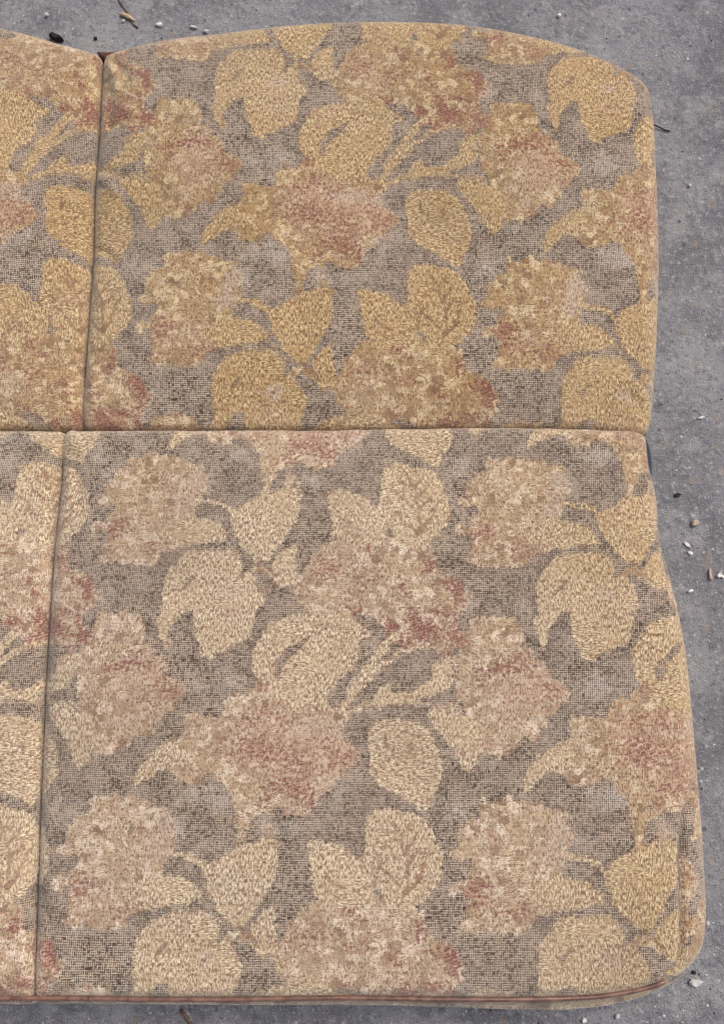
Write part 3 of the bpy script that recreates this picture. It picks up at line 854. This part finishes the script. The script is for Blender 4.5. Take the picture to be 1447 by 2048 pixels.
panel('panel', ol(seatR, HS), HS, SEAT_U, SEAT_V, seat, wear_highlight=wear_seat, groove=boxing, seed=8, wshift=(0, -.22), folds=(
    ([(132, 900), (146, 940), (150, 1000)], -.002, .006), ([(80, 1800), (92, 1870), (90, 1930)], -.002, .007), ([(74, 1930), (96, 1960), (130, 1975)], .0025, .006),
    ([(1290, 960), (1280, 985), (1262, 1000)], -.003, .007), ([(1308, 1080), (1290, 1096), (1262, 1100)], -.0025, .007), ([(1180, 864), (1230, 885), (1270, 890)], .002, .006)))
panel('panel', ol(seatL, HS), HS, SEAT_U, SEAT_V, seat, cell=.0024, shift=(.012, .0), wear_highlight=wear_seat, seed=12)

# everything of a cushion hangs on its base point
for root in (back, seat):
    for c in root.children:
        c.matrix_parent_inverse = root.matrix_world.inverted() if False else c.matrix_parent_inverse
        c.location = -root.location


def tube(name, pts, rad, mat, parent, seg=10, closed_ends=True):
    P = [Vector(p) for p in pts]
    bm = bmesh.new()
    rings = []
    for i, p in enumerate(P):
        t = (P[min(i + 1, len(P) - 1)] - P[max(i - 1, 0)]).normalized()
        s = t.cross(Vector((0, 0, 1)))
        s = s.normalized() if s.length > 1e-6 else Vector((1, 0, 0))
        u = s.cross(t)
        r = rad(i / (len(P) - 1)) if callable(rad) else rad
        rings.append([bm.verts.new(p + (s * math.cos(a) + u * math.sin(a)) * r) for a in (2 * math.pi * j / seg for j in range(seg))])
    for a, b in zip(rings, rings[1:]):
        for j in range(seg):
            f = bm.faces.new((a[j], a[(j + 1) % seg], b[(j + 1) % seg], b[j]))
            f.smooth = True
    bm.faces.new(rings[0])
    bm.faces.new(rings[-1][::-1])
    bmesh.ops.recalc_face_normals(bm, faces=bm.faces)
    me = bpy.data.meshes.new(name)
    bm.to_mesh(me)
    bm.free()
    o = link(name, me, mat, parent)
    if parent:
        o.location = -parent.location
    return o


# brown piping along the front of the seat, joined once left of the middle
zp = HS - eF + .001
pip = [(-1150, 1988), (-900, 1998), (-300, 1996)] + [(a, b) for a, b in ((0, 1994), (74, 1994.5), (110, 1994.5), (178, 1995), (250, 1995.5), (400, 1996), (500, 1996), (620, 1994.5), (730, 1993.5), (880, 1995.5), (1000, 1996.5), (1060, 1996.5), (1120, 1995.5), (1190, 1991.5), (1258, 1981), (1300, 1970.5), (1328, 1960))]
pw = np.array([(*at(a, b, zp), 0) for a, b in pip])
pr = resample(pw, .006, closed=False)
tube('piping', [(q[0], q[1] - .0012, zp + .0008 * math.sin(q[0] * 23)) for q in pr], .0024, M_VINYL, seat, 12)
jx, jy = at(181, 1995.5, zp)
tube('piping_joint', [(jx - .0016, jy - .0012, zp), (jx - .0006, jy - .0012, zp), (jx + .0006, jy - .0012, zp), (jx + .0016, jy - .0012, zp)], lambda t: .0028 if .1 < t < .9 else .0023, M_VINYL, seat, 12)


def slab(name, outline, z0, z1, inset, mat, parent):
    O = resample(outline, .02)
    A = O[:, :2]
    area = np.sum(A[:, 0] * np.roll(A[:, 1], -1) - np.roll(A[:, 0], -1) * A[:, 1])
    T = np.roll(A, -1, 0) - np.roll(A, 1, 0)
    T /= np.linalg.norm(T, axis=1)[:, None] + 1e-9
    N = np.stack([T[:, 1], -T[:, 0]], 1) * (1 if area > 0 else -1)
    A = A - N * inset
    bm = bmesh.new()
    lo = [bm.verts.new((x, y, z0)) for x, y in A]
    hi = [bm.verts.new((x, y, z1)) for x, y in A]
    n = len(A)
    for i in range(n):
        bm.faces.new((lo[i], lo[(i + 1) % n], hi[(i + 1) % n], hi[i]))
    bm.faces.new(hi)
    bm.faces.new(lo[::-1])
    bmesh.ops.recalc_face_normals(bm, faces=bm.faces)
    me = bpy.data.meshes.new(name)
    bm.to_mesh(me)
    bm.free()
    o = link(name, me, mat, parent)
    o.location = -parent.location
    return o


# padded body behind the covers (its brown backing shows in the notch between the crowns) and the black bottom
def whole(r, l, n_r, n_l):
    return [(x, y, rr, b) for x, y, rr, b in r[n_r[0]:n_r[1]]] + [(x, y, rr, b) for x, y, rr, b in l[n_l[0]:n_l[1]]]


bo = whole(ol(backR, HB), ol(backL, HB), (1, 30), (8, len(backL)))
slab('backing', bo, .016, HB - .030, .006, M_BACKING, back)
so = whole(ol(seatR, HS), ol(seatL, HS), (1, 37), (8, len(seatL)))
slab('backing', so, .016, HS - .045, .012, M_BLACK, seat)
slab('bottom_board', bo, .001, .0155, .010, M_BLACK, back)
slab('bottom_board', so, .001, .0155, .014, M_BLACK, seat)

# blue-black plate set into the dark gap at the right end of the joint
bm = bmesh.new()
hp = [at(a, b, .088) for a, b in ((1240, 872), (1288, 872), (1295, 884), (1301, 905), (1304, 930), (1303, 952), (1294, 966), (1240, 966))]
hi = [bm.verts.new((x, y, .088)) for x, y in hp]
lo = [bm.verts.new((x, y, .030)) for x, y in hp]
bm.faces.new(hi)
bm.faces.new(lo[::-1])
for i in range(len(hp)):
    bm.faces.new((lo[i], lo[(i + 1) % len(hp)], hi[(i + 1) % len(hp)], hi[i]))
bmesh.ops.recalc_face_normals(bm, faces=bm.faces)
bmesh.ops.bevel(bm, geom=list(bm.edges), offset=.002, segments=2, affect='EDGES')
me = bpy.data.meshes.new('dark_plate')
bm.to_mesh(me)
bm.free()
o = link('dark_plate', me, M_BLUEBLACK, seat)
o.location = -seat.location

# the little brown flap in the notch
nx_, ny_ = at(212, 108, HB - .02)
bm = bmesh.new()
pts = [at(a, b, HB - .024) for a, b in ((192, 101), (206, 103), (222, 103), (238, 100), (230, 108), (212, 118), (200, 110))]
hi = [bm.verts.new((x, y, HB - .024)) for x, y in pts]
lo = [bm.verts.new((x, y, HB - .05)) for x, y in pts]
bm.faces.new(hi)
bm.faces.new(lo[::-1])
for i in range(len(pts)):
    bm.faces.new((lo[i], lo[(i + 1) % len(pts)], hi[(i + 1) % len(pts)], hi[i]))
bmesh.ops.recalc_face_normals(bm, faces=bm.faces)
bmesh.ops.bevel(bm, geom=list(bm.edges), offset=.0015, segments=2, affect='EDGES')
me = bpy.data.meshes.new('backing_flap')
bm.to_mesh(me)
bm.free()
o = link('backing_flap', me, M_BACKING, back)
o.location = -back.location

# ------------------------------------------------------------------ the ground
bm = bmesh.new()
n = 40
vs = [[bm.verts.new(((i / n - .5) * 16, (j / n - .5) * 16, 0)) for i in range(n + 1)] for j in range(n + 1)]
for j in range(n):
    for i in range(n):
        bm.faces.new((vs[j][i], vs[j][i + 1], vs[j + 1][i + 1], vs[j + 1][i]))
me = bpy.data.meshes.new('concrete_ground')
bm.to_mesh(me)
bm.free()
tag(link('concrete_ground', me, M_CON), kind='structure')


# ------------------------------------------------------------------ litter on the concrete
def chip_mesh(name, a, b, h, seed, n=9, spiky=.25, curl=0.0):
    r = random.Random(seed)
    bm = bmesh.new()
    lo, mid, hi = [], [], []
    for i in range(n):
        t = 2 * math.pi * i / n
        k = 1 + r.uniform(-spiky, spiky)
        x, y = math.cos(t) * a / 2 * k, math.sin(t) * b / 2 * k
        cz = curl * (x / (a / 2)) ** 2 * h
        lo.append(bm.verts.new((x * .85, y * .85, 0)))
        mid.append(bm.verts.new((x, y, h * .5 + cz)))
        hi.append(bm.verts.new((x * .72, y * .72, h * r.uniform(.85, 1.1) + cz)))
    top = bm.verts.new((0, 0, h))
    for i in range(n):
        j = (i + 1) % n
        bm.faces.new((lo[i], lo[j], mid[j], mid[i]))
        bm.faces.new((mid[i], mid[j], hi[j], hi[i]))
        bm.faces.new((hi[i], hi[j], top))
    bm.faces.new(lo[::-1])
    me = bpy.data.meshes.new(name)
    bm.to_mesh(me)
    bm.free()
    return me


PXM = 1.075 / FPX            # metres per photograph pixel on the ground


def lay(name, px, py, a, b, h, rot, mat, label, cat, seed, group=None, **kw):
    o = link(name, chip_mesh(name, a * PXM, b * PXM, h, seed, **kw), mat)
    x, y = at(px, py, 0)
    o.location = (x, y, .0004)
    o.rotation_euler = (0, 0, R(rot))
    return tag(o, label, cat, group)


CH = 'pale chips lying on the concrete'
lay('stone_chip', 1387, 1047, 17, 13, .006, 20, M_TAN, 'round tan stone right of the middle of the seat cushion', 'stone', 1, spiky=.12)
lay('paint_flake', 1372, 1090, 16, 7, .0022, -35, M_CHIP, 'upper of two white flakes lying close together beside the seat cushion', 'flake', 2, CH, curl=.5)
lay('paint_flake', 1379, 1106, 12, 7, .002, -30, M_CHIP, 'lower of two white flakes lying close together beside the seat cushion', 'flake', 3, CH)
lay('paint_flake', 1379, 1182, 12, 7, .003, 25, M_CHIP, 'cream flake lying alone below the forked white one', 'flake', 4, CH)
lay('paint_flake', 1400, 836, 14, 6, .003, 10, M_CHIP, 'white flake on the concrete level with the joint between both cushions', 'flake', 5, CH)
lay('paint_flake', 1435, 1149, 19, 9, .004, 60, M_CHIP, 'ragged forked white flake at the right edge of the photo', 'flake', 6, CH, spiky=.4, curl=.5)
lay('paint_flake', 1439, 1152, 17, 7, .003, -25, M_CHIP, 'thin white flake leaning on the forked one at the right edge', 'flake', 7, CH, spiky=.4)
lay('stone_chip', 1389, 1964, 26, 14, .006, 6, M_GREY, 'largest pale stone, beside the lower right corner of the seat cushion', 'stone', 8, spiky=.2)
lay('stone_chip', 1377, 373, 7, 6, .004, 0, M_CHIP, 'tiny white stone right of the upper part of the back cushion', 'stone', 9)
lay('stone_chip', 1116, 33, 11, 7, .004, 25, M_CHIP, 'small white stone on the concrete above the right crown', 'stone', 10)
lay('stone_chip', 318, 52, 16, 9, .004, 15, M_CHIP, 'white stone above the notch between the two crowns', 'stone', 11, spiky=.35)
lay('stone_chip', 388, 57, 18, 6, .004, -15, M_CHIP, 'flat white stone close to the rising edge of the right crown', 'stone', 12, spiky=.3)
lay('stone_chip', 413, 65, 14, 8, .004, 0, M_GREY, 'grey stone touching the edge of the right crown', 'stone', 13)
lay('stone_chip', 1385, 1944, 8, 7, .004, 0, M_DARK, 'dark pebble just above the largest pale stone', 'stone', 14)
lay('stone_chip', 1166, 2040, 9, 8, .004, 30, M_CHIP, 'white stone under the right end of the brown piping', 'stone', 15)
lay('stone_chip', 1232, 2031, 11, 8, .004, 10, M_GREY, 'grey stone below the right end of the brown piping', 'stone', 16)
lay('stone_chip', 1412, 1846, 9, 8, .004, 40, M_GREY, 'grey stone right of the rounded lower corner', 'stone', 17)
lay('stone_chip', 95, 32, 11, 8, .004, 40, M_GREY, 'grey stone above the left crown', 'stone', 18)
lay('stone_chip', 248, 44, 9, 6, .003, 60, M_GREY, 'grey stone beside the dry stalk above the notch', 'stone', 19)
lay('dark_scrap', 114, 80, 34, 12, .010, -18, M_DARK, 'black curled leaf pressed against the edge of the left crown', 'leaf', 20, spiky=.2)
lay('dark_scrap', 192, 79, 10, 6, .004, 0, M_DARK, 'tiny dark leaf scrap above the notch', 'leaf', 21)
lay('dark_scrap', 1353, 990, 14, 9, .002, 20, M_DARK, 'dark scrap standing in for a hole in the concrete right of the seat cushion', 'leaf', 22)  # added dark piece in place of a hole in the concrete


def twig(pts, rad, mat, name, label, cat):
    W = [(*at(a, b, 0), z) for a, b, z in pts]
    o0 = Vector(W[0])
    q = resample(np.array(W), .004, closed=False)
    o = tube(name, [(p[0] - o0.x, p[1] - o0.y, max(p[2], .0012)) for p in q], rad, mat, None, 7)
    o.location = (o0.x, o0.y, 0)
    return tag(o, label, cat)


twig([(364, 2017, .004), (369, 2025, .003), (376, 2035, .003), (384, 2050, .003), (392, 2066, .003)], lambda t: .0021 - .0006 * t, M_TWIG, 'twig', 'brown broken twig on the concrete below the piping', 'twig')
twig([(1304, 253, .004), (1318, 258, .003), (1328, 262, .002), (1338, 264, .002)], lambda t: .0011, M_DARK, 'twig', 'thin dark twig sticking out from the right side of the back cushion', 'twig')
twig([(240, 31, .003), (250, 33, .003), (260, 38, .003), (270, 43, .002)], lambda t: .0012 + .0022 * math.sin(math.pi * t), M_STRAW, 'dry_stalk', 'straw coloured dry stalk above the notch between the crowns', 'stalk')
twig([(1417, 1137, .002), (1417, 1147, .002), (1419, 1160, .002)], lambda t: .0012 + .0014 * t, M_TAN, 'dry_stalk', 'pinkish dry sliver left of the forked white flake', 'stalk')
twig([(236, -4, .001), (246, 14, .001), (256, 27, .001), (268, 50, .001), (277, 57, .001)], lambda t: .0009 + .0006 * math.sin(9 * t) ** 2, M_TWIG, 'twig', 'dark crooked strand standing in for a dirty crack in the concrete behind the dry stalk', 'twig')  # added strand in place of a dirty crack in the concrete

# fine grit: countless, one object
bm = bmesh.new()
r = random.Random(3)
for i in range(1100):
    if r.random() < .6:
        px, py = r.uniform(1290, 1500), r.uniform(-20, 2060)
    else:
        px, py = r.uniform(-20, 1480), (r.uniform(-20, 100) if r.random() < .65 else r.uniform(1995, 2060))
    x, y = at(px, py, 0)
    s = .0006 + .0016 * r.random() ** 3
    hgt = s * r.uniform(.5, .9)
    a0 = r.uniform(0, 6.28)
    k = r.randint(4, 6)
    ring = [bm.verts.new((x + math.cos(a0 + 6.283 * j / k) * s * r.uniform(.6, 1.2), y + math.sin(a0 + 6.283 * j / k) * s * r.uniform(.6, 1.2), -.0002)) for j in range(k)]
    top = bm.verts.new((x + r.uniform(-.3, .3) * s, y + r.uniform(-.3, .3) * s, hgt))
    c = 0 if r.random() < .7 else 1
    for j in range(k):
        f = bm.faces.new((ring[j], ring[(j + 1) % k], top))
        f.material_index = c
me = bpy.data.meshes.new('grit')
bm.to_mesh(me)
bm.free()
g = link('grit', me, M_GREY)
me.materials.append(M_DARK)
tag(g, 'fine pale and dark grit scattered over the concrete', 'grit', kind='stuff')
